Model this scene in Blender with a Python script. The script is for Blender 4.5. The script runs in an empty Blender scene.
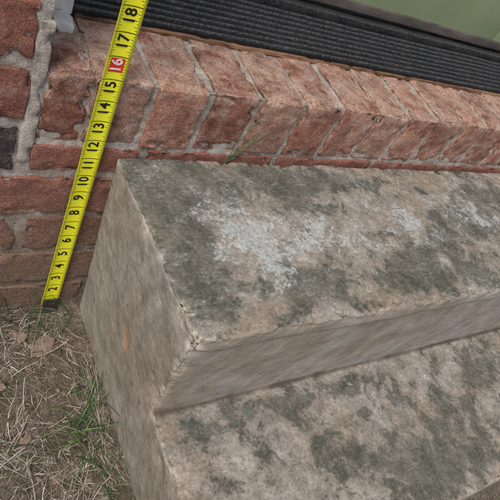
import bpy, bmesh, math, random
import numpy as np
from mathutils import Vector, noise, Matrix
S=0.0254
random.seed(7)
scene=bpy.context.scene
col=scene.collection

# ---------------------------------------------------------------- helpers
def mesh_obj(name,verts,faces,mat=None,parent=None,smooth=True,attrs=None):
    me=bpy.data.meshes.new(name)
    me.from_pydata([(v[0]*S,v[1]*S,v[2]*S) for v in verts],[],faces)
    me.update()
    if smooth: me.polygons.foreach_set('use_smooth',[True]*len(me.polygons))
    if attrs:
        for k,a in attrs.items():
            at=me.attributes.new(k,'FLOAT','POINT'); at.data.foreach_set('value',a)
    if mat: me.materials.append(mat)
    o=bpy.data.objects.new(name,me); col.objects.link(o)
    if parent: o.parent=parent
    return o
def empty(name):
    e=bpy.data.objects.new(name,None); col.objects.link(e); return e
def fbm(x,y,z,oct=4,H=0.9):
    return noise.fractal(Vector((x,y,z)),H,2.0,oct)
def box_vf(x0,x1,y0,y1,z0,z1,off=0):
    v=[(x0,y0,z0),(x1,y0,z0),(x1,y1,z0),(x0,y1,z0),(x0,y0,z1),(x1,y0,z1),(x1,y1,z1),(x0,y1,z1)]
    f=[(0,3,2,1),(4,5,6,7),(0,1,5,4),(1,2,6,5),(2,3,7,6),(3,0,4,7)]
    return v,[tuple(i+off for i in q) for q in f]

class Nt:
    def __init__(s,name,rough=0.9,spec=0.3):
        s.m=bpy.data.materials.new(name); s.m.use_nodes=True
        s.t=s.m.node_tree; s.b=s.t.nodes['Principled BSDF']
        s.b.inputs['Roughness'].default_value=rough
        s.b.inputs['Specular IOR Level'].default_value=spec
        tc=s.t.nodes.new('ShaderNodeTexCoord'); mp=s.t.nodes.new('ShaderNodeMapping')
        mp.inputs['Scale'].default_value=(39.37,)*3
        s.t.links.new(tc.outputs['Object'],mp.inputs['Vector']); s.co=mp.outputs[0]
    def link(s,a,b): s.t.links.new(a,b)
    def noise(s,scale,detail=6,rough=0.6,dist=0.0,vec=None,sc=None,off=None):
        n=s.t.nodes.new('ShaderNodeTexNoise'); n.inputs['Scale'].default_value=scale
        n.inputs['Detail'].default_value=detail; n.inputs['Roughness'].default_value=rough
        n.inputs['Distortion'].default_value=dist
        v=vec or s.co
        if sc or off:
            mp=s.t.nodes.new('ShaderNodeMapping')
            if sc: mp.inputs['Scale'].default_value=sc
            if off: mp.inputs['Location'].default_value=off
            s.link(v,mp.inputs['Vector']); v=mp.outputs[0]
        s.link(v,n.inputs['Vector']); return n.outputs['Fac']
    def voro(s,scale):
        n=s.t.nodes.new('ShaderNodeTexVoronoi'); n.inputs['Scale'].default_value=scale
        s.link(s.co,n.inputs['Vector']); return n.outputs['Distance'],n.outputs['Color']
    def math(s,op,a,b=None,clamp=False):
        n=s.t.nodes.new('ShaderNodeMath'); n.operation=op; n.use_clamp=clamp
        for i,v in enumerate((a,b)):
            if v is None: continue
            if isinstance(v,(int,float)): n.inputs[i].default_value=v
            else: s.link(v,n.inputs[i])
        return n.outputs[0]
    def mr(s,v,a,b,c=0.0,d=1.0):
        n=s.t.nodes.new('ShaderNodeMapRange'); n.clamp=True
        n.inputs[1].default_value=a;n.inputs[2].default_value=b;n.inputs[3].default_value=c;n.inputs[4].default_value=d
        s.link(v,n.inputs[0]); return n.outputs[0]
    def mix(s,f,a,b,mode='MIX'):
        n=s.t.nodes.new('ShaderNodeMix'); n.data_type='RGBA'; n.blend_type=mode
        if isinstance(f,(int,float)): n.inputs[0].default_value=f
        else: s.link(f,n.inputs[0])
        for i,v in ((6,a),(7,b)):
            if isinstance(v,tuple): n.inputs[i].default_value=(*v,1)
            else: s.link(v,n.inputs[i])
        return n.outputs[2]
    def ramp(s,v,stops,interp='LINEAR'):
        n=s.t.nodes.new('ShaderNodeValToRGB'); cr=n.color_ramp; cr.interpolation=interp
        while len(cr.elements)<len(stops): cr.elements.new(0.5)
        for e,(p,c) in zip(cr.elements,stops): e.position=p; e.color=(*c,1)
        s.link(v,n.inputs[0]); return n.outputs[0]
    def attr(s,name):
        n=s.t.nodes.new('ShaderNodeAttribute'); n.attribute_name=name; return n.outputs['Fac']
    def sep(s,v=None):
        n=s.t.nodes.new('ShaderNodeSeparateXYZ'); s.link(v or s.co,n.inputs[0]); return n.outputs
    def color(s,c): s.link(c,s.b.inputs['Base Color'])
    def bump(s,h,dist,strength=1.0,prev=None):
        n=s.t.nodes.new('ShaderNodeBump'); n.inputs['Distance'].default_value=dist*S; n.inputs['Strength'].default_value=strength
        s.link(h,n.inputs['Height'])
        if prev: s.link(prev,n.inputs['Normal'])
        s.link(n.outputs[0],s.b.inputs['Normal']); return n.outputs[0]

# ---------------------------------------------------------------- materials
def mat_concrete():
    n=Nt('weathered_concrete',0.92,0.2)
    big=n.noise(0.22,3,0.6,0.6); med0=n.noise(1.1,4,0.62,0.0); fine0=n.noise(6,3,0.65); sp=n.noise(17,1,0.5)
    pn=n.noise(0.60,8,0.73,0.35,off=(3.1,7.7,0)); ln=n.noise(0.85,8,0.78,0.5,off=(13.1,1.7,4))
    # formed (trowelled) faces are smoother than the worn treads
    keep=n.attr('tex')
    fz=n.math('MULTIPLY',n.math('SUBTRACT',fine0,0.5),keep); fine=n.math('ADD',fz,0.5)
    med=n.math('ADD',n.math('MULTIPLY',n.math('SUBTRACT',med0,0.5),n.mr(keep,0,1,0.55,1.0)),0.5)
    vd,vc=n.voro(2.2); vr=n.sep(vc)
    pit=n.math('MULTIPLY',n.math('LESS_THAN',n.math('ADD',vd,n.math('MULTIPLY',fz,0.25)),n.mr(vr[0],0.0,1.0,0.06,0.22)),n.math('GREATER_THAN',vr[1],0.62))
    base=n.ramp(med,[(0.30,(0.185,0.160,0.136)),(0.43,(0.262,0.232,0.200)),(0.56,(0.335,0.300,0.263)),(0.72,(0.46,0.425,0.385))])
    base=n.mix(n.mr(big,0.42,0.58,0,0.8),base,n.mix(1.0,base,(0.88,0.78,0.68),'MULTIPLY'))
    grey=n.ramp(med,[(0.30,(0.215,0.202,0.182)),(0.45,(0.315,0.299,0.272)),(0.57,(0.380,0.365,0.335)),(0.72,(0.50,0.487,0.457))])
    grey=n.mix(n.mr(big,0.42,0.58,0,0.8),grey,n.mix(1.0,grey,(0.80,0.74,0.66),'MULTIPLY'))
    base=n.mix(n.attr('side'),base,grey)
    dk=n.math('ADD',n.math('ADD',pn,n.attr('dark')),n.math('MULTIPLY',fz,0.12))
    base=n.mix(n.mr(dk,0.48,0.60,0,0.50),base,(0.16,0.154,0.13))
    dm=n.mr(dk,0.590,0.608)
    pcol=n.mix(n.mr(pn,0.40,0.60),(0.142,0.146,0.121),(0.070,0.075,0.06))
    base=n.mix(n.math('MULTIPLY',dm,n.mr(med,0.40,0.56,0.92,0.66)),base,pcol)
    lv=n.math('ADD',n.math('ADD',ln,n.attr('light')),n.math('MULTIPLY',fz,0.22))
    base=n.mix(n.mr(lv,0.50,0.63,0,0.32),base,(0.35,0.375,0.375))
    base=n.mix(n.mr(lv,0.620,0.650,0,0.70),base,(0.44,0.48,0.49))
    ch=n.attr('chip')
    base=n.mix(n.mr(n.math('ADD',n.math('MULTIPLY',med,0.6),ch),0.5,0.85,0,0.8),base,n.mix(n.mr(fine0,0.4,0.6),(0.42,0.35,0.27),(0.60,0.55,0.48)))
    base=n.mix(n.math('MULTIPLY',n.mr(n.attr('rust'),0.3,0.6),n.mr(med0,0.35,0.55,0.5,0.9)),base,(0.42,0.28,0.16))
    base=n.mix(n.mr(fine,0.32,0.68),n.mix(1.0,base,(0.70,0.69,0.67),'MULTIPLY'),n.mix(1.0,base,(1.20,1.20,1.20),'MULTIPLY'))
    base=n.mix(n.math('MULTIPLY',n.mr(sp,0.64,0.70,0,0.6),keep),base,(0.09,0.075,0.06))
    base=n.mix(n.math('MULTIPLY',n.mr(sp,0.32,0.27,0,0.35),keep),base,(0.55,0.52,0.47))
    base=n.mix(n.math('MULTIPLY',pit,0.5),base,(0.085,0.07,0.056))
    dirt_dark=n.attr('dirt_dark')
    base=n.mix(n.mr(n.math('ADD',n.math('MULTIPLY',pn,0.8),dirt_dark),0.6,1.05),base,(0.080,0.064,0.05))  # dirt, plus plain darkening along the inner corner, back edge and lip
    n.color(base)
    h=n.math('ADD',n.noise(2.2,3,0.6),n.math('MULTIPLY',fine,0.35))
    h=n.math('ADD',h,n.math('MULTIPLY',pit,-0.35))
    n.bump(h,0.08,0.8)
    return n.m
def mat_brick(name,pale=0.0):
    n=Nt(name,0.93,0.2)
    r=n.attr('rnd'); med=n.noise(1.2,6,0.7,0.2); fine=n.noise(9,3,0.75); sp=n.noise(24,2,0.6)
    z=n.sep()[2]
    if pale:
        base=n.ramp(r,[(0,(0.23,0.098,0.070)),(0.3,(0.34,0.155,0.108)),(0.6,(0.41,0.215,0.152)),(0.85,(0.275,0.14,0.105)),(1,(0.41,0.24,0.178))])
        topw=n.mr(z,15.0,15.5,0.0,0.09)
        dust=n.mr(n.math('ADD',n.math('ADD',med,topw),n.math('MULTIPLY',n.noise(0.25,2),0.3)),0.61,0.88,0,0.85)
        base=n.mix(dust,base,(0.52,0.41,0.34))
        stain=n.mr(n.noise(0.7,5,0.72,0.3,off=(5,2,9)),0.48,0.60,0,0.70)
        base=n.mix(stain,base,n.mix(1.0,base,(0.52,0.48,0.48),'MULTIPLY'))
    else:
        base=n.ramp(r,[(0,(0.055,0.047,0.05)),(0.12,(0.075,0.058,0.058)),(0.16,(0.21,0.09,0.068)),(0.5,(0.27,0.115,0.082)),(0.8,(0.22,0.095,0.074)),(1,(0.31,0.15,0.11))])
        base=n.mix(n.mr(med,0.50,0.70,0,0.6),base,(0.37,0.26,0.21))
    base=n.mix(n.mr(med,0.46,0.28,0,0.75),base,n.mix(1.0,base,(0.42,0.37,0.37),'MULTIPLY'))
    base=n.mix(n.mr(fine,0.32,0.68),n.mix(1.0,base,(0.60,0.57,0.57),'MULTIPLY'),n.mix(1.0,base,(1.28,1.28,1.28),'MULTIPLY'))
    base=n.mix(n.mr(sp,0.63,0.69,0,0.6),base,(0.06,0.035,0.03))
    base=n.mix(n.mr(sp,0.37,0.32,0,0.4),base,(0.62,0.51,0.44))
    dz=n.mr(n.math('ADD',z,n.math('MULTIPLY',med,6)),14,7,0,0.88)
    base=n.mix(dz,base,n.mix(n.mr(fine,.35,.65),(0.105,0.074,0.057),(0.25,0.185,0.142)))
    n.color(base)
    h=n.math('ADD',n.math('MULTIPLY',med,1.1),n.math('MULTIPLY',fine,0.5))
    h=n.math('ADD',h,n.math('MULTIPLY',n.mr(sp,0.62,0.69),-0.4))
    n.bump(h,0.09,0.9)
    return n.m
def mat_mortar():
    n=Nt('mortar',0.95,0.15)
    med=n.noise(1.2,6,0.7); fine=n.noise(11,4,0.75)
    base=n.ramp(med,[(0.30,(0.30,0.25,0.215)),(0.46,(0.50,0.455,0.41)),(0.66,(0.68,0.65,0.60))])
    base=n.mix(n.mr(fine,0.3,0.7),n.mix(1.0,base,(0.5,0.48,0.46),'MULTIPLY'),base)
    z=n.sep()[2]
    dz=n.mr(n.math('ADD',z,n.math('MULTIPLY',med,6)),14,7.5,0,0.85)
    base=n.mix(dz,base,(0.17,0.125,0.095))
    n.color(base); n.bump(n.math('ADD',med,n.math('MULTIPLY',fine,0.5)),0.12,0.9)
    return n.m
def mat_soil():
    n=Nt('dry_soil',0.97,0.1)
    med=n.noise(0.9,6,0.7); fine=n.noise(7,5,0.8)
    base=n.ramp(med,[(0.30,(0.15,0.12,0.095)),(0.5,(0.27,0.22,0.178)),(0.70,(0.39,0.33,0.28))])
    base=n.mix(n.mr(fine,0.35,0.65),n.mix(1.0,base,(0.30,0.28,0.27),'MULTIPLY'),n.mix(1.0,base,(1.5,1.5,1.5),'MULTIPLY'))
    far=n.mr(n.noise(0.02,6,0.6),0.4,0.6)
    base=n.mix(n.math('MULTIPLY',far,0.2),base,(0.09,0.11,0.04))
    n.color(base); n.bump(n.math('ADD',n.math('MULTIPLY',med,1.5),fine),0.3,0.9)
    return n.m
def mat_blade(name,stops,rough=0.8):
    n=Nt(name,rough,0.2)
    base=n.ramp(n.attr('rnd'),stops)
    f=n.noise(3,3,0.6)
    base=n.mix(n.mr(f,0.3,0.7),n.mix(1.0,base,(0.6,0.6,0.57),'MULTIPLY'),n.mix(1.0,base,(1.2,1.2,1.2),'MULTIPLY'))
    n.color(base); return n.m
def mat_rubber():
    n=Nt('black_ribbed_rubber',0.5,0.4)
    med=n.noise(0.7,6,0.7); fine=n.noise(8,4,0.75)
    base=n.mix(n.mr(med,0.4,0.7),(0.004,0.005,0.006),(0.011,0.012,0.014))
    base=n.mix(n.math('MULTIPLY',n.attr('edge'),n.mr(fine,0.40,0.62,0.08,0.7)),base,(0.14,0.14,0.145))  # grey glints painted into the colour along the rib edges
    base=n.mix(n.math('MULTIPLY',n.attr('groove'),n.mr(med,0.46,0.66,0,0.4)),base,(0.10,0.085,0.07))
    base=n.mix(n.mr(fine,0.63,0.71,0,0.5),base,(0.24,0.23,0.21))
    n.color(base); n.link(n.mr(med,0.3,0.7,0.42,0.65),n.b.inputs['Roughness'])
    n.bump(fine,0.03,0.7); return n.m
def mat_simple(name,c1,c2,scale=2,rough=0.6,spec=0.4,b=0.03,sc=None,lo=.3,hi=.7):
    n=Nt(name,rough,spec); f=n.noise(scale,6,0.68,0.2,sc=sc)
    n.color(n.mix(n.mr(f,lo,hi),c1,c2)); 
    if b: n.bump(n.noise(scale*4,4,0.7,sc=sc),b,0.7)
    return n.m

M_con=mat_concrete(); M_brick=mat_brick('red_brick'); M_sill=mat_brick('sill_brick',1.0); M_mort=mat_mortar()
M_soil=mat_soil(); M_rub=mat_rubber()
M_straw=mat_blade('straw',[(0,(0.11,0.09,0.07)),(0.35,(0.25,0.215,0.18)),(0.75,(0.40,0.36,0.315)),(1,(0.60,0.56,0.51))])
M_grass=mat_blade('grass',[(0,(0.035,0.075,0.025)),(0.5,(0.07,0.135,0.05)),(0.85,(0.13,0.20,0.085)),(1,(0.33,0.32,0.17))],0.55)
M_leaf=mat_simple('dry_leaf',(0.20,0.145,0.115),(0.34,0.265,0.215),2.5,0.9,0.2,0.1)
M_wood=mat_simple('weathered_wood',(0.09,0.052,0.034),(0.30,0.17,0.10),1.5,0.85,0.2,0.05,(0.25,2,2),.38,.62)
M_white=mat_simple('white_paint',(0.62,0.61,0.59),(0.86,0.85,0.83),1.5,0.6,0.3,0.06)
M_dark=mat_simple('dark_metal',(0.05,0.043,0.037),(0.15,0.135,0.12),1.2,0.5,0.5,0.03,(0.3,1,1))
M_green=mat_simple('green_door_paint',(0.22,0.29,0.16),(0.27,0.34,0.20),0.4,0.45,0.4,0.006)
M_yel=mat_simple('yellow_tape',(0.74,0.75,0.02),(0.86,0.86,0.035),0.7,0.38,0.45,0.0)
M_blk=mat_simple('black_print',(0.012,0.012,0.012),(0.02,0.02,0.02),3,0.5,0.3,0.0)
M_red=mat_simple('red_print',(0.60,0.03,0.02),(0.68,0.05,0.03),3,0.5,0.3,0.0)
M_met=mat_simple('worn_hook_steel',(0.012,0.011,0.010),(0.06,0.057,0.053),3,0.5,0.6,0.03)

# ---------------------------------------------------------------- rounded rough box
def axis_pts(h,r,step):
    inner=2*(h-r); k=max(1,int(round(inner/step)))
    return [-h,-h+r*0.5]+[-h+r+inner*i/k for i in range(k+1)]+[h-r*0.5,h]
class Acc:
    def __init__(s): s.v=[];s.f=[];s.r=[]
def rough_box(acc,c,h,r,step,amp,rnd,freq=0.9,seed=0,tilt=(0,0,0),chips=0.0):
    ax=[axis_pts(h[i],r,step) for i in range(3)]; n=[len(a) for a in ax]
    idx={}; R=Matrix.Rotation(tilt[2],3,'Z')@Matrix.Rotation(tilt[0],3,'X')@Matrix.Rotation(tilt[1],3,'Y')
    inner=[h[i]-r for i in range(3)]
    def vid(i,j,k):
        key=(i,j,k)
        if key in idx: return idx[key]
        p=Vector((ax[0][i],ax[1][j],ax[2][k]))
        q=Vector([max(-inner[a],min(inner[a],p[a])) for a in range(3)])
        d=p-q
        nn=d.normalized(); p=q+nn*r
        if amp>0:
            dsp=fbm(p[0]*freq+seed,p[1]*freq+seed*1.7,p[2]*freq+seed*2.3,3)*amp
            dsp+=fbm(p[0]*4+seed,p[1]*4,p[2]*4,3)*amp*0.35
            edge=sum(1 for a in range(3) if abs(p[a])>h[a]-0.3)
            if chips and edge>=2:
                t=fbm(p[0]*1.6+seed*3,p[1]*1.6,p[2]*1.6+seed,4)
                dsp-=max(0,t-0.12)*chips
            p=p+nn*dsp
        p=R@p
        acc.v.append((p[0]+c[0],p[1]+c[1],p[2]+c[2])); acc.r.append(rnd)
        idx[key]=len(acc.v)-1; return idx[key]
    for a in range(3):
        b,d=(a+1)%3,(a+2)%3
        for side in (0,n[a]-1):
            for i in range(n[b]-1):
                for j in range(n[d]-1):
                    ks=[]
                    for (ii,jj) in ((i,j),(i+1,j),(i+1,j+1),(i,j+1)):
                        k=[0,0,0];k[a]=side;k[b]=ii;k[d]=jj; ks.append(vid(*k))
                    if side==0: ks.reverse()
                    acc.f.append(tuple(ks))

# ---------------------------------------------------------------- house
house=empty('brick_house')
OX0,OX1=-2.75,70.0
SILL_B,SILL_T=12.2,15.45
acc=Acc()
def add_brick(x0,x1,zb,zt,near,rnd=None):
    if x1-x0<0.7: return
    rr=random.random() if rnd is None else rnd
    hz=(zt-zb)/2
    jy=random.uniform(-0.04,0.06)
    rough_box(acc,((x0+x1)/2,1.75+jy,(zb+zt)/2),((x1-x0)/2,1.75,hz),0.09,0.17 if near else 30,0.055 if near else 0.0,rr,seed=random.random()*50,
       tilt=(0,random.uniform(-.006,.006),random.uniform(-.006,.006)),chips=0.35)
course=2.6; J=0.38
explicit={ 6:[(-11.2,-3.0,0.55)],5:[(-7.0,-2.95,0.75)],4:[(-6.9,-3.1,0.05)],3:[(-8.6,-3.9,.4),(-3.55,3.9,0.6)],2:[(-6.1,-2.5,.9),(-2.1,5.5,.3)],1:[(-8.9,-3.6,.65),(-3.2,4.4,.95)],0:[(-6.0,1.5,.4)] }
for k in range(0,42):
    zb=k*course+J/2; zt=(k+1)*course-J/2
    if k in explicit:
        ex=explicit[k]
        for (a,b,r) in ex: add_brick(a,b,zb,zt,True,r)
        xl=ex[0][0]-J
        while xl>-110:
            add_brick(xl-7.6,xl,zb,zt,False); xl-=7.6+J
        if k<=3:
            xr=ex[-1][1]+J
            while xr<130:
                add_brick(xr,xr+7.6,zb,zt,False); xr+=7.6+J
        elif k>=4:
            xr=OX1+0.3+(k%2)*3.9
            if k%2: add_brick(OX1+0.3,OX1+3.8,zb,zt,False)
            while xr<130:
                add_brick(xr,xr+7.6,zb,zt,False); xr+=7.6+J
    else:
        inside = zb<97
        x=-110+(k%2)*4
        while x<130:
            a,b=x,x+7.6
            if inside:
                if b>OX0-0.3 and a<OX1+0.3:
                    if a<OX0-2: add_brick(a,OX0-0.3,zb,zt,False)
                    elif b>OX1+2: add_brick(OX1+0.3,b,zb,zt,False)
                    x+=7.6+J; continue
            add_brick(a,b,zb,zt,k<8 and b>-10 and a<0)
            x+=7.6+J
xx=-2.45
while xx<OX1:
    w2=min(7.2,OX1-xx) if xx>-2 else 4.6
    near=xx<34
    rough_box(acc,(xx+w2/2,1.75,11.3),(w2/2,1.75,0.68),0.09,0.2 if near else 30,0.05 if near else 0,random.uniform(0.3,1),seed=random.random()*50,chips=.3)
    xx+=w2+J
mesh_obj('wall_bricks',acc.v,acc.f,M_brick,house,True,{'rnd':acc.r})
sa=Acc()
pitch=2.66; x=-2.38; first=True
while x<OX1-1:
    w=1.7 if first else pitch-0.31+random.uniform(-.06,.06)
    near=x<38
    rough_box(sa,(x+w/2,2.0+random.uniform(-.09,.05),(SILL_B+SILL_T)/2+0.12+random.uniform(-.04,.04)),(w/2,2.03,(SILL_T-SILL_B)/2),0.09,0.16 if near else 30,0.055 if near else 0,
      random.random() if not first else 0.1,seed=random.random()*60,tilt=(math.radians(3.0),random.uniform(-.012,.012),random.uniform(-.02,.02)),chips=0.45)
    x+= (w+0.12) if first else pitch
    if first: x=-0.6; first=False
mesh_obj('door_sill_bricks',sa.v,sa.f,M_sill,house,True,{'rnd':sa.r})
def rough_sheet(name,P,U,V,nu,nv,amp,freq,mat,parent,N):
    vs=[];fs=[]
    P=Vector(P);U=Vector(U);V=Vector(V);N=Vector(N)
    for i in range(nu+1):
        for j in range(nv+1):
            p=P+U*(i/nu)+V*(j/nv); d=fbm(p[0]*freq,p[1]*freq,p[2]*freq,5)*amp
            vs.append(p+N*d)
    for i in range(nu):
        for j in range(nv):
            a=i*(nv+1)+j; fs.append((a,a+nv+1,a+nv+2,a+1))
    return mesh_obj(name,vs,fs,mat,parent,True)
mv=[];mf=[]
def addbox(*a):
    v,f=box_vf(*a,off=len(mv)); mv.extend(v); mf.extend(f)
addbox(-110,OX0-0.14,0.2,3.4,-2,109)
addbox(OX1+0.14,130,0.2,3.4,-2,109)
addbox(OX0-0.14,OX1+0.14,0.22,3.4,-2,11.9)
addbox(OX0-0.14,OX1+0.14,0.2,3.4,98.9,109)
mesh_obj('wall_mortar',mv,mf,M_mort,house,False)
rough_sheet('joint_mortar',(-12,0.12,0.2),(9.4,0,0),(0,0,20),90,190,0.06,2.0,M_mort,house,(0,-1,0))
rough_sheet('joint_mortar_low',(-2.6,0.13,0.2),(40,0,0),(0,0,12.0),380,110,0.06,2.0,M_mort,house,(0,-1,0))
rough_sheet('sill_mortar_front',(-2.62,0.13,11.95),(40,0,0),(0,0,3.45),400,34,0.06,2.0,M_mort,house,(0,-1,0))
rough_sheet('sill_mortar_top',(-2.62,0.1,15.33),(40,0,0),(0,4.2,0.23),400,42,0.07,2.0,M_mort,house,(0,0,1))
mv=[];mf=[]; addbox(37.4,OX1,0.14,4.2,11.9,15.3); mesh_obj('sill_mortar_far',mv,mf,M_mort,house,False)
ma=Acc()
rough_box(ma,(-2.70,0.6,14.2),(0.30,0.6,3.2),0.12,0.15,0.07,0.5,seed=4,chips=.3)
mesh_obj('end_joint_mortar',ma.v,ma.f,M_mort,house)
wa=Acc()
rough_box(wa,(-1.7,4.75,55),(0.95,1.0,39.2),0.08,0.6,0.0,0.5)
mesh_obj('door_frame_left',wa.v,wa.f,M_white,house)
wa=Acc()
rough_box(wa,(-1.75,3.2,15.85),(0.85,0.6,0.2),0.12,0.1,0.12,0.5,seed=9,chips=.5)
mesh_obj('white_caulk',wa.v,wa.f,M_white,house)
wa=Acc(); rough_box(wa,(OX1-0.9,4.75,55),(0.95,1.0,39.2),0.08,1,0.0,0.5)
rough_box(wa,(33.5,4.75,97.1),(35.5,1.0,2.0),0.08,5,0.0,0.5)
mesh_obj('door_frame_rest',wa.v,wa.f,M_white,house)
wv=Acc(); rough_box(wv,(34,3.90,15.70),(34.6,0.11,0.12),0.04,0.25,0.02,0.5,seed=3,chips=.15)
mesh_obj('wood_strip',wv.v,wv.f,M_wood,house)
# ribbed threshold
prof=[(3.95,15.4,.4,0),(3.97,15.95,.1,0)]  # last value: strength of the painted rib glint
L=3.5; nr=8
for i in range(nr):
    yy=4.0+L*i/nr; zz=16.0+0.62*i/nr; w=L/nr
    prof+=[(yy,zz-0.20,1,0),(yy+w*0.10,zz-0.20,1,0),(yy+w*0.17,zz+0.03,.0,.8),(yy+w*0.26,zz+0.085,0,1),(yy+w*0.36,zz+0.10,0,.1),(yy+w*0.62,zz+0.10,0,0),(yy+w*0.74,zz+0.06,0,0),(yy+w*0.82,zz-0.18,.8,0)]
prof+=[(7.55,16.55,.8,0),(7.57,16.93,0,.6),(7.66,16.98,0,.8),(8.15,17.0,.1,0),(8.2,16.86,.6,0),(8.8,16.86,.5,0)]
xs=[-0.75+i*0.2 for i in range(0,354)]
vs=[];fs=[];ga=[];glint=[]
for xi in xs:
    for (py,pz,g,e) in prof:
        w=noise.noise(Vector((xi*0.3,py*0.5,1)))*0.03+noise.noise(Vector((xi*0.08,py*0.3,5)))*0.05
        if g<.1: w-=max(0,noise.noise(Vector((xi*1.3,py*3,8)))-0.35)*0.10
        vs.append((xi,py,pz+w)); ga.append(g); glint.append(e)
m=len(prof)
for i in range(len(xs)-1):
    for j in range(m-1):
        a=i*m+j; fs.append((a,a+m,a+m+1,a+1))
mesh_obj('ribbed_threshold',vs,fs,M_rub,house,False,{'groove':ga,'edge':glint})
mv=[];mf=[]; addbox(-0.75,OX1-1.9,4.05,9.5,15.1,15.6); mesh_obj('threshold_base',mv,mf,M_dark,house,False)
da=Acc(); rough_box(da,(34,8.95,17.35),(34.6,0.42,0.30),0.06,2,0.0,0.5)
mesh_obj('door_shoe',da.v,da.f,M_dark,house)
da=Acc(); rough_box(da,(16.2,9.6,56.3),(16.8,0.85,38.7),0.06,4,0.0,0.5)
rough_box(da,(50.4,9.6,56.3),(17.1,0.85,38.7),0.06,4,0.0,0.5)
for cx in (8.5,24.5,42,59):
    for cz,hz in ((38,12),(76,16)):
        rough_box(da,(cx,8.78,cz),(5.2,0.14,hz),0.08,4,0.0,0.5)
mesh_obj('green_door',da.v,da.f,M_green,house)
mv=[];mf=[]; addbox(-110,130,11,14,-2,109); addbox(-110,130,3.4,11,109,110); mesh_obj('inner_wall',mv,mf,M_white,house,False)

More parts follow.
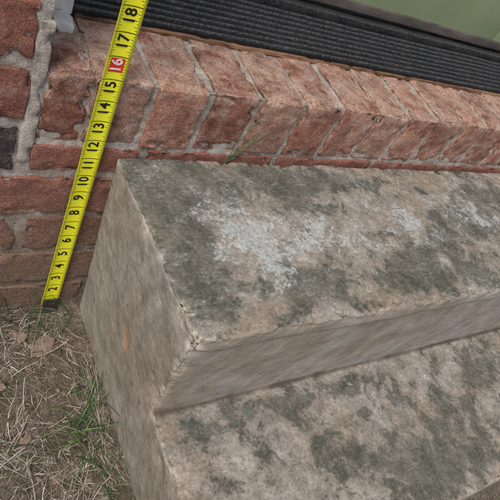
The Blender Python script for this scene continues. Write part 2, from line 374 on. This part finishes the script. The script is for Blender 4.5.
# ---------------------------------------------------------------- concrete steps
def build_steps():
    X0,X1=1.0,50.0
    ZA,ZL=11.88,5.62
    prof=[(-0.3,-1.5),(-0.3,ZA),(-10.0,ZA),(-10.0,ZA-.85),(-9.86,ZA-1.0),(-9.72,ZL),(-17.9,ZL),(-18.0,-1.5)]
    bm=bmesh.new()
    def xo(z): return X0+max(0,(ZA-z))*0.055
    A=[bm.verts.new((xo(z)*S,y*S,z*S)) for y,z in prof]
    B=[bm.verts.new((X1*S,y*S,z*S)) for y,z in prof]
    bm.faces.new(A[::-1]); bm.faces.new(B)
    n=len(prof)
    for i in range(n):
        j=(i+1)%n; bm.faces.new((A[i],A[j],B[j],B[i]))
    bmesh.ops.recalc_face_normals(bm,faces=bm.faces)
    me=bpy.data.meshes.new('c'); bm.to_mesh(me); bm.free()
    o=bpy.data.objects.new('concrete_steps',me); col.objects.link(o)
    b=o.modifiers.new('b','BEVEL'); b.width=0.15*S; b.segments=3; b.limit_method='ANGLE'; b.angle_limit=math.radians(50)
    r=o.modifiers.new('r','REMESH'); r.mode='VOXEL'; r.voxel_size=0.09*S; r.use_smooth_shade=True
    dg=bpy.context.evaluated_depsgraph_get()
    me2=bpy.data.meshes.new_from_object(o.evaluated_get(dg)); o.modifiers.clear(); o.data=me2
    N=len(me2.vertices)
    co=np.empty(N*3,np.float32); me2.vertices.foreach_get('co',co); co=co.reshape(-1,3)/S
    nr=np.empty(N*3,np.float32); me2.vertices.foreach_get('normal',nr); nr=nr.reshape(-1,3)
    x,y,z=co[:,0],co[:,1],co[:,2]
    dk=np.zeros(N);lt=np.zeros(N);sd=np.zeros(N);chp=np.zeros(N);dr=np.zeros(N);ru=np.zeros(N);tx=np.ones(N)
    top=(nr[:,2]>0.6)
    dark=[(2.0,-4.2,1.1,4.6,.23),(2.9,-2.2,2.2,1.6,.20),(6.5,-1.6,4.6,1.1,.17),(3.2,-6.2,1.2,2.2,.12),(10.8,-1.6,2,1.0,.16),(14.2,-1.4,2.4,.8,.14),(7.6,-8.1,2.2,1.0,.19),(5.9,-8.5,1.4,.9,.12),(15.8,-7.6,2.8,1.4,.19),(13,-8.6,2,.6,.11),(21.5,-5.5,3.4,1.8,.17),(26,-3,3.2,1.6,.17),(29,-7,3.5,1.6,.17),(20,-9,3,.9,.12),(9,-3.4,2.2,1,.13)]
    light=[(5.6,-6.3,1.8,1.5,.165),(5.4,-4.8,1.5,1.5,.13),(16.7,-5.2,.9,2.0,.16),(4.2,-3.4,1.0,.9,.06),(8,-6.0,1.4,1.0,.07),(24,-4.5,2.0,1.7,.10),(9.5,-4.8,2.8,1.6,.07),(12.5,-6,2.5,1.6,.06)]
    dark2=[(14.5,-13.7,1.6,2.0,.15),(8.7,-12.7,2.4,1.2,.10),(22.8,-11.8,3.8,1.2,.16),(3.6,-11,1.8,.9,.08),(15.5,-16.6,3.4,1.2,.14),(19,-14.5,2.8,2,.11),(10,-10.7,7,.6,.12),(12,-15,2.5,1.2,.10),(5,-13.5,2,1.6,.05)]
    t1=top&(z>9); t2=top&(z<8)
    for L,m,arr in ((dark,t1,dk),(light,t1,lt),(dark2,t2,dk)):
        for (cx,cy,rx,ry,s) in L:
            arr[m]+=s*np.exp(-(((x[m]-cx)/rx)**2+((y[m]-cy)/ry)**2))
    dk=np.minimum(dk,.20)
    dk-=np.clip(lt-0.05,0,.3)*0.8
    dk[t1]+=0.02; dk[t2]+=0.018
    side=(nr[:,0]<-0.5); front=(nr[:,1]<-0.5)
    dk[~top]-=0.10; lt[~top]-=0.03; lt[t2]-=0.03
    dk[front]-=0.04; lt[front]-=0.06
    sd[side]=1.0; sd[front]=0.75
    sd[t1]=0.35; sd[t2]=0.45
    # surface grain: strong on treads, soft on the formed faces
    tx=np.clip(0.30+0.70*np.clip(nr[:,2],0,1)*1.1,0,1); tx[side]=0.55; tx[front]=0.22
    d_e1=np.sqrt((x-1.0)**2+(z-ZA)**2); d_e1[y<-10.3]=9
    d_e2=np.sqrt((y+10.0)**2+(z-ZA)**2)
    d_e3=np.sqrt((x-1.35)**2+(z-ZL)**2); d_e3[y>-9.6]=9
    d_e4=np.sqrt((x-1.2)**2+(y+9.9)**2); d_e4[z<5.4]=9
    d_e5=np.sqrt((y+17.9)**2+(z-ZL)**2)
    d_e6=np.sqrt((y+.3)**2+(z-ZA)**2)
    de=np.minimum.reduce([d_e1,d_e2,d_e3,d_e4,d_e5,d_e6])
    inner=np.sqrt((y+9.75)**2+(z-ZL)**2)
    dr+=np.exp(-(inner/0.22)**2)*0.65  # darkens a narrow line along the riser foot
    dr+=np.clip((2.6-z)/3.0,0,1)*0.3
    dr+=np.exp(-(d_e6/0.5)**2)*0.25  # darkens the back edge of the top tread
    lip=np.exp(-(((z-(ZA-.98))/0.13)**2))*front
    dr+=lip*0.28  # darkens a thin band just below the nosing
    for i in np.nonzero(side|front)[0]:
        dr[i]+=0.24*max(0,noise.noise(Vector((x[i]*.3+y[i]*0.4,y[i]*.1,z[i]*0.4+3)))+0.05)
    disp=np.zeros(N)
    for i in range(N):
        if x[i]>36: continue
        p=co[i]
        k=0.012 if front[i] else 0.020
        a=fbm(p[0]*.35,p[1]*.35,p[2]*.35,2)*0.05+fbm(p[0]*1.6+5,p[1]*1.6,p[2]*1.6,4,0.8)*k
        e=math.exp(-(de[i]/0.36)**2)
        if e>0.02:
            t=fbm(p[0]*1.1+9,p[1]*1.1+4,p[2]*1.1,5,0.45)
            lf=(d_e1[i]<1.2 or d_e3[i]<1.2 or d_e4[i]<1.2)
            a-=e*max(0,t-0.02)*(0.42 if lf else 0.30)
            chp[i]+=e*(0.14+0.45*max(0,t))*(1.0 if lf else 0.7)
        disp[i]=a
    for (cx,cy,cz,r,s,d0) in [(1.2,-9.7,6.4,.9,.45,.22),(1.2,-9.6,7.9,.6,.35,.12),(1.15,-8.6,11.6,.5,.3,.16),(1.25,-7.2,10.4,.25,.4,.12),(1.3,-2.2,7.5,.2,.35,.12),(1.1,-9.9,11.4,.7,.4,.24),(1.4,-11.5,4.6,.5,.35,.14),(1.3,-5.9,9.0,.18,.4,.1),(1.3,-12.6,5.6,.6,.3,.2),(1.0,-4.4,11.8,.4,.3,.14),(5.5,-10,11.7,.5,.25,.14),(11,-10,11.8,.4,.25,.12)]:
        d=np.sqrt((x-cx)**2+(y-cy)**2+(z-cz)**2); g=np.exp(-(d/r)**2); chp+=g*s; disp-=g*d0
    for (cx,cy,cz,r,s) in [(1.4,-5.9,6.0,.5,.9),(1.4,-6.1,5.4,.4,.7),(1.4,-4.0,6.6,.16,.8),(1.3,-8.7,7.2,.2,.7),(1.3,-3.0,9.2,.15,.7)]:
        d=np.sqrt((x-cx)**2+(y-cy)**2+(z-cz)**2); g=np.exp(-(d/r)**2); ru+=g*s; disp-=g*0.08
    co=co+nr*disp[:,None]
    me2.vertices.foreach_set('co',(co*S).astype(np.float32).ravel())
    for k,a in (('dark',dk),('light',lt),('side',sd),('chip',chp),('dirt_dark',dr),('rust',ru),('tex',tx)):
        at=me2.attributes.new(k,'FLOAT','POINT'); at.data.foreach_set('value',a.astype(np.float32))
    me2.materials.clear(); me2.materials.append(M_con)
    me2.polygons.foreach_set('use_smooth',[True]*len(me2.polygons))
    me2.update()
build_steps()

# ---------------------------------------------------------------- ground
def gh(x,y):
    near=math.exp(-((x+2)**2+(y+6)**2)/900)
    h=0.35+0.75*max(0,min(1,(-x-1)/5))*math.exp(y/4.0)+0.25*math.exp(y/1.0)
    h+=near*(noise.noise(Vector((x*.5,y*.5,0)))*0.25+fbm(x*1.5,y*1.5,3,5,.7)*0.16)
    h-=0.02*max(0,-y-4)*near
    return h
def spaced(a,b,step,lo,hi,g=1.35):
    L=[a+(b-a)*i/int((b-a)/step) for i in range(int((b-a)/step)+1)]
    d=step; x=b; R=[]
    while x<hi: d*=g; x+=d; R.append(x)
    d=step; x=a; Q=[]
    while x>lo: d*=g; x-=d; Q.append(x)
    return Q[::-1]+L+R
gx=spaced(-9,3,0.10,-4000,4000); gy=spaced(-16,0.6,0.10,-4000,4000)
vs=[(x,y,gh(x,min(y,0.6))) for x in gx for y in gy]
m=len(gy); fs=[(i*m+j,(i+1)*m+j,(i+1)*m+j+1,i*m+j+1) for i in range(len(gx)-1) for j in range(m-1)]
mesh_obj('ground',vs,fs,M_soil)

# ---------------------------------------------------------------- blades
def blade(acc,base,az,el,L,w,bend,rnd,seg=5,twist=0.0,taper=True,follow=False):
    p=Vector(base); start=len(acc.v)
    a=az;e=el
    for i in range(seg+1):
        t=i/seg
        ww=w*(1-t*t*0.9) if taper else w*(0.8+0.2*math.sin(3*t))
        wdir=Vector((-math.sin(a),math.cos(a),0))
        acc.v.append(tuple(p-wdir*ww*.5)); acc.v.append(tuple(p+wdir*ww*.5)); acc.r+= [rnd,rnd]
        st=L/seg; e-=bend/seg; a+=twist/seg
        p=p+Vector((math.cos(a)*math.cos(e),math.sin(a)*math.cos(e),math.sin(e)))*st
        if follow:
            p.z=max(p.z,gh(p.x,p.y)+0.02)
    for i in range(seg):
        b=start+2*i; acc.f.append((b,b+1,b+3,b+2))
st=Acc()
for i in range(9500):
    if i<8200: x=random.uniform(-10,1.6); y=random.uniform(-17,-0.05)
    else: x=random.uniform(-50,1.4); y=random.uniform(-60,-0.1)
    dens=noise.noise(Vector((x*.45+3,y*.45,7)))
    if random.random()>0.50+dens*1.4 : continue
    if -0.9<x<0.9 and y>-0.7 : continue
    az=random.uniform(0,2*math.pi)
    if x>0.2: az=random.choice([1,-1])*math.pi/2+random.gauss(0,.35)
    if y>-1.2: az=random.choice([0,math.pi])+random.gauss(0,.4)
    L=random.uniform(0.15,0.9) if random.random()<.7 else random.uniform(.8,2.2); w=random.choice([.018,.022,.03,.035,.05])
    blade(st,(x,y,gh(x,y)+random.uniform(0.0,0.09)),az,random.uniform(-.05,.3),L,w,random.uniform(-.1,.7),random.random()**1.2,4,random.uniform(-.9,.9),False,True)
mesh_obj('dry_grass_thatch',st.v,st.f,M_straw,None,True,{'rnd':st.r})
def tuft(name,cx,cy,n,Lr,wr,r,elr=(0.5,1.4),z0=None,azr=(0,6.283),bend=(0.4,1.8)):
    a=Acc()
    for i in range(n):
        x=cx+random.gauss(0,r); y=cy+random.gauss(0,r)
        zz=gh(x,y)-0.05 if z0 is None else z0
        blade(a,(x,y,zz),random.uniform(*azr),random.uniform(*elr),random.uniform(*Lr),random.uniform(*wr),random.uniform(*bend),random.random(),8,random.uniform(-.5,.5))
    return mesh_obj(name,a.v,a.f,M_grass,None,True,{'rnd':a.r})
tuft('grass_tuft',0.2,-7.6,34,(1.2,3.2),(.05,.11),0.5,(0.6,1.45))
tuft('grass_tuft',0.7,-6.0,12,(1.0,2.6),(.05,.10),0.35,(0.6,1.45))
tuft('grass_tuft',0.6,-10.2,12,(1.0,2.6),(.04,.09),0.4)
tuft('grass_tuft',-2.4,-0.7,12,(3.0,6.5),(.05,.10),0.25,(1.15,1.5),None,(1.8,4.4),(0.2,1.0))
tuft('grass_tuft',-1.3,-1.0,9,(1.0,3.0),(.04,.08),0.4,(0.6,1.4))
tuft('grass_tuft',0.95,-0.9,12,(1.2,3.2),(.03,.06),0.22,(0.4,1.3),None,(2.2,4.0))
tuft('grass_tuft',-3.0,-8.5,10,(0.8,2.0),(.04,.07),0.9)
tuft('grass_tuft',-14,-12,60,(1.0,3.4),(.05,.11),2.5)
tuft('grass_tuft',-9,-26,70,(1.0,3.4),(.05,.11),3.5)
def sprout(cx,spec):
    a=Acc()
    for (az,el,L,w,b) in spec: blade(a,(cx,-0.18,11.4),az,el,L,w,b,random.uniform(.35,.8),12)
    mesh_obj('grass_sprout',a.v,a.f,M_grass,None,True,{'rnd':a.r})
sprout(6.7,[(0.05,1.15,4.6,.10,.75),(-0.2,1.35,3.0,.07,.4),(0.1,1.5,4.2,.06,.5),(3.0,1.3,1.6,.05,.5)])
sprout(3.1,[(1.2,1.55,3.2,.04,.2),(-1.8,1.2,1.4,.05,.6)])
sprout(9.9,[(3.3,1.2,1.2,.05,.6)]); sprout(16.5,[(0.3,1.2,1.1,.05,.6),(3.0,1.0,.9,.04,.5)])
sprout(23,[(0.3,1.3,1.6,.05,.6),(2.5,1.0,1.4,.05,.5),(-.5,1.1,1.5,.05,.5)]); sprout(27,[(0.2,1.3,1.8,.06,.6),(2.8,1.1,1.3,.05,.5)])
lf=Acc()
def chipleaf(x,y,r,rot,elong=1.5):
    c=len(lf.v); k=15; z=gh(x,y)+0.14
    lf.v.append((x,y,z+0.06)); lf.r.append(0.5)
    for i in range(k):
        a=2*math.pi*i/k; rr=r*(1+0.6*noise.noise(Vector((math.cos(a)*2+x*3,math.sin(a)*2+y*3,0))))
        px=math.cos(a)*rr*elong; py=math.sin(a)*rr
        X=x+px*math.cos(rot)-py*math.sin(rot); Y=y+px*math.sin(rot)+py*math.cos(rot)
        lf.v.append((X,Y,z+random.uniform(-.05,.05))); lf.r.append(0.5)
    for i in range(k): lf.f.append((c,c+1+i,c+1+(i+1)%k))
for a in [(-0.9,-2.7,.5,.5,1.5),(-2.0,-1.9,.35,2.2,1.3),(-2.6,-7.4,.22,.8,1.4),(-1.7,-9.6,.22,1.8,1.3),(-3.3,-4.6,.2,0,1.2),(-7,-6,.6,1,1.4),(-6,-12,.5,2,1.5)]: chipleaf(*a)
for i in range(140): chipleaf(random.uniform(-9,1.2),random.uniform(-15,-.6),random.uniform(.03,.10),random.uniform(0,3),random.uniform(1,2))
mesh_obj('dead_leaves',lf.v,lf.f,M_leaf,None,False)

# ---------------------------------------------------------------- tape measure
tape=empty('tape_measure')
TY=-0.22; ZB=0.75; ZT=40.0; TO=0.62; HW=0.44
def ty(x): return TY-0.10*(abs(x)/0.5)**2
tx=-0.12
vs=[];fs=[]
nx=10; nz=80
for j in range(nz+1):
    z=ZB+(ZT-ZB)*j/nz
    for i in range(nx+1):
        x=(-0.5+i/nx)*2*HW; vs.append((x+tx,ty(x),z))
for j in range(nz):
    for i in range(nx):
        a=j*(nx+1)+i; fs.append((a,a+1,a+nx+2,a+nx+1))
bl=mesh_obj('blade',vs,fs,M_yel,tape,True)
bl.modifiers.new('s','SOLIDIFY').thickness=0.012*S
mv=[];mf=[]
def mark(x0,x1,zc,th,up=0.012):
    n=max(1,int(abs(x1-x0)/0.1)); 
    for i in range(n):
        a=x0+(x1-x0)*i/n; b=x0+(x1-x0)*(i+1)/n; c=len(mv)
        for (px,pz) in ((a,zc-th/2),(b,zc-th/2),(b,zc+th/2),(a,zc+th/2)): mv.append((px+tx,ty(px)-up,pz))
        mf.append((c,c+1,c+2,c+3))
for k in range(8,16*38):
    z=k/16.0+TO
    if k%16==0: mark(-HW,HW,z,0.03)
    else:
        l=0.26 if k%8==0 else 0.20 if k%4==0 else 0.15 if k%2==0 else 0.10
        mark(-HW,-HW+l,z,0.018); mark(HW-l,HW,z,0.018)
mesh_obj('tick_marks',mv,mf,M_blk,tape,False)
mv=[];mf=[]
for zz in (16,32): mark(-0.28,0.28,zz-0.36+TO,0.60,0.014)
mesh_obj('red_marks',mv,mf,M_red,tape,False)
def text(s,zc,xc,size,up=0.018):
    cu=bpy.data.curves.new('t','FONT'); cu.body=s; cu.size=size; cu.align_x='CENTER'; cu.align_y='CENTER'; cu.offset=0.02*size
    o=bpy.data.objects.new('t',cu); col.objects.link(o)
    dg=bpy.context.evaluated_depsgraph_get(); me=bpy.data.meshes.new_from_object(o.evaluated_get(dg))
    V=[v.co.copy() for v in me.vertices]; F=[tuple(p.vertices) for p in me.polygons]
    bpy.data.objects.remove(o)
    out=[]
    for v in V:
        X=xc-v.y; Z=zc+v.x; out.append((X+tx,ty(X)-up,Z))
    return out,F
bv=[];bf=[];wv2=[];wf=[]
for n in range(1,38):
    o,F=text(str(n),n-0.37+TO,0.0,0.64 if n<10 else 0.60)
    if n in (16,32): c=len(wv2); wv2+=o; wf+=[tuple(i+c for i in f) for f in F]
    else: c=len(bv); bv+=o; bf+=[tuple(i+c for i in f) for f in F]
mesh_obj('numerals',bv,bf,M_blk,tape,False)
mesh_obj('stud_numerals',wv2,wf,M_white,tape,False)
ha=Acc(); rough_box(ha,(tx,TY-0.16,ZB+0.30),(0.40,0.04,0.42),0.03,0.1,0.02,0.5)
rough_box(ha,(tx,TY-0.26,ZB-0.12),(0.42,0.16,0.04),0.03,0.1,0.0,0.5)
for hx in (-.2,0,.2):
    rough_box(ha,(tx+hx,TY-0.22,ZB+0.35),(0.06,0.03,0.06),0.025,0.1,0.0,0.5)
mesh_obj('end_hook',ha.v,ha.f,M_met,tape)

# ---------------------------------------------------------------- camera
cd=bpy.data.cameras.new('camera'); cam=bpy.data.objects.new('camera',cd); col.objects.link(cam)
right=Vector((.8193,-.4051,.4058)).normalized(); back=Vector((-.5704,-.5046,.648))
back=(back-right*back.dot(right)).normalized(); up=back.cross(right)
Mx=Matrix(((right.x,up.x,back.x,-8.03*S),(right.y,up.y,back.y,-17.8*S),(right.z,up.z,back.z,27.0*S),(0,0,0,1)))
cam.matrix_world=Mx
cd.sensor_width=36; cd.lens=39.1; cd.clip_start=0.02; cd.clip_end=500
scene.camera=cam

# ---------------------------------------------------------------- light
EL,AZ=55,235
w=bpy.data.worlds.new('World'); scene.world=w; w.use_nodes=True
nt=w.node_tree; sky=nt.nodes.new('ShaderNodeTexSky'); sky.sky_type='NISHITA'; sky.sun_disc=False
sky.sun_elevation=math.radians(EL); sky.sun_rotation=math.radians(AZ); sky.dust_density=5; sky.ozone_density=0.5; sky.air_density=1.0
nt.links.new(sky.outputs[0],nt.nodes['Background'].inputs[0]); nt.nodes['Background'].inputs[1].default_value=0.15
sd=bpy.data.lights.new('sun','SUN'); sun=bpy.data.objects.new('sun',sd); col.objects.link(sun)
sd.energy=1.45; sd.angle=math.radians(16); sd.color=(1.0,0.97,0.93)
d=Vector((math.sin(math.radians(AZ))*math.cos(math.radians(EL)),math.cos(math.radians(AZ))*math.cos(math.radians(EL)),math.sin(math.radians(EL))))
sun.rotation_euler=d.to_track_quat('Z','Y').to_euler()
scene.view_settings.view_transform='Standard'; scene.view_settings.look='None'; scene.view_settings.exposure=0
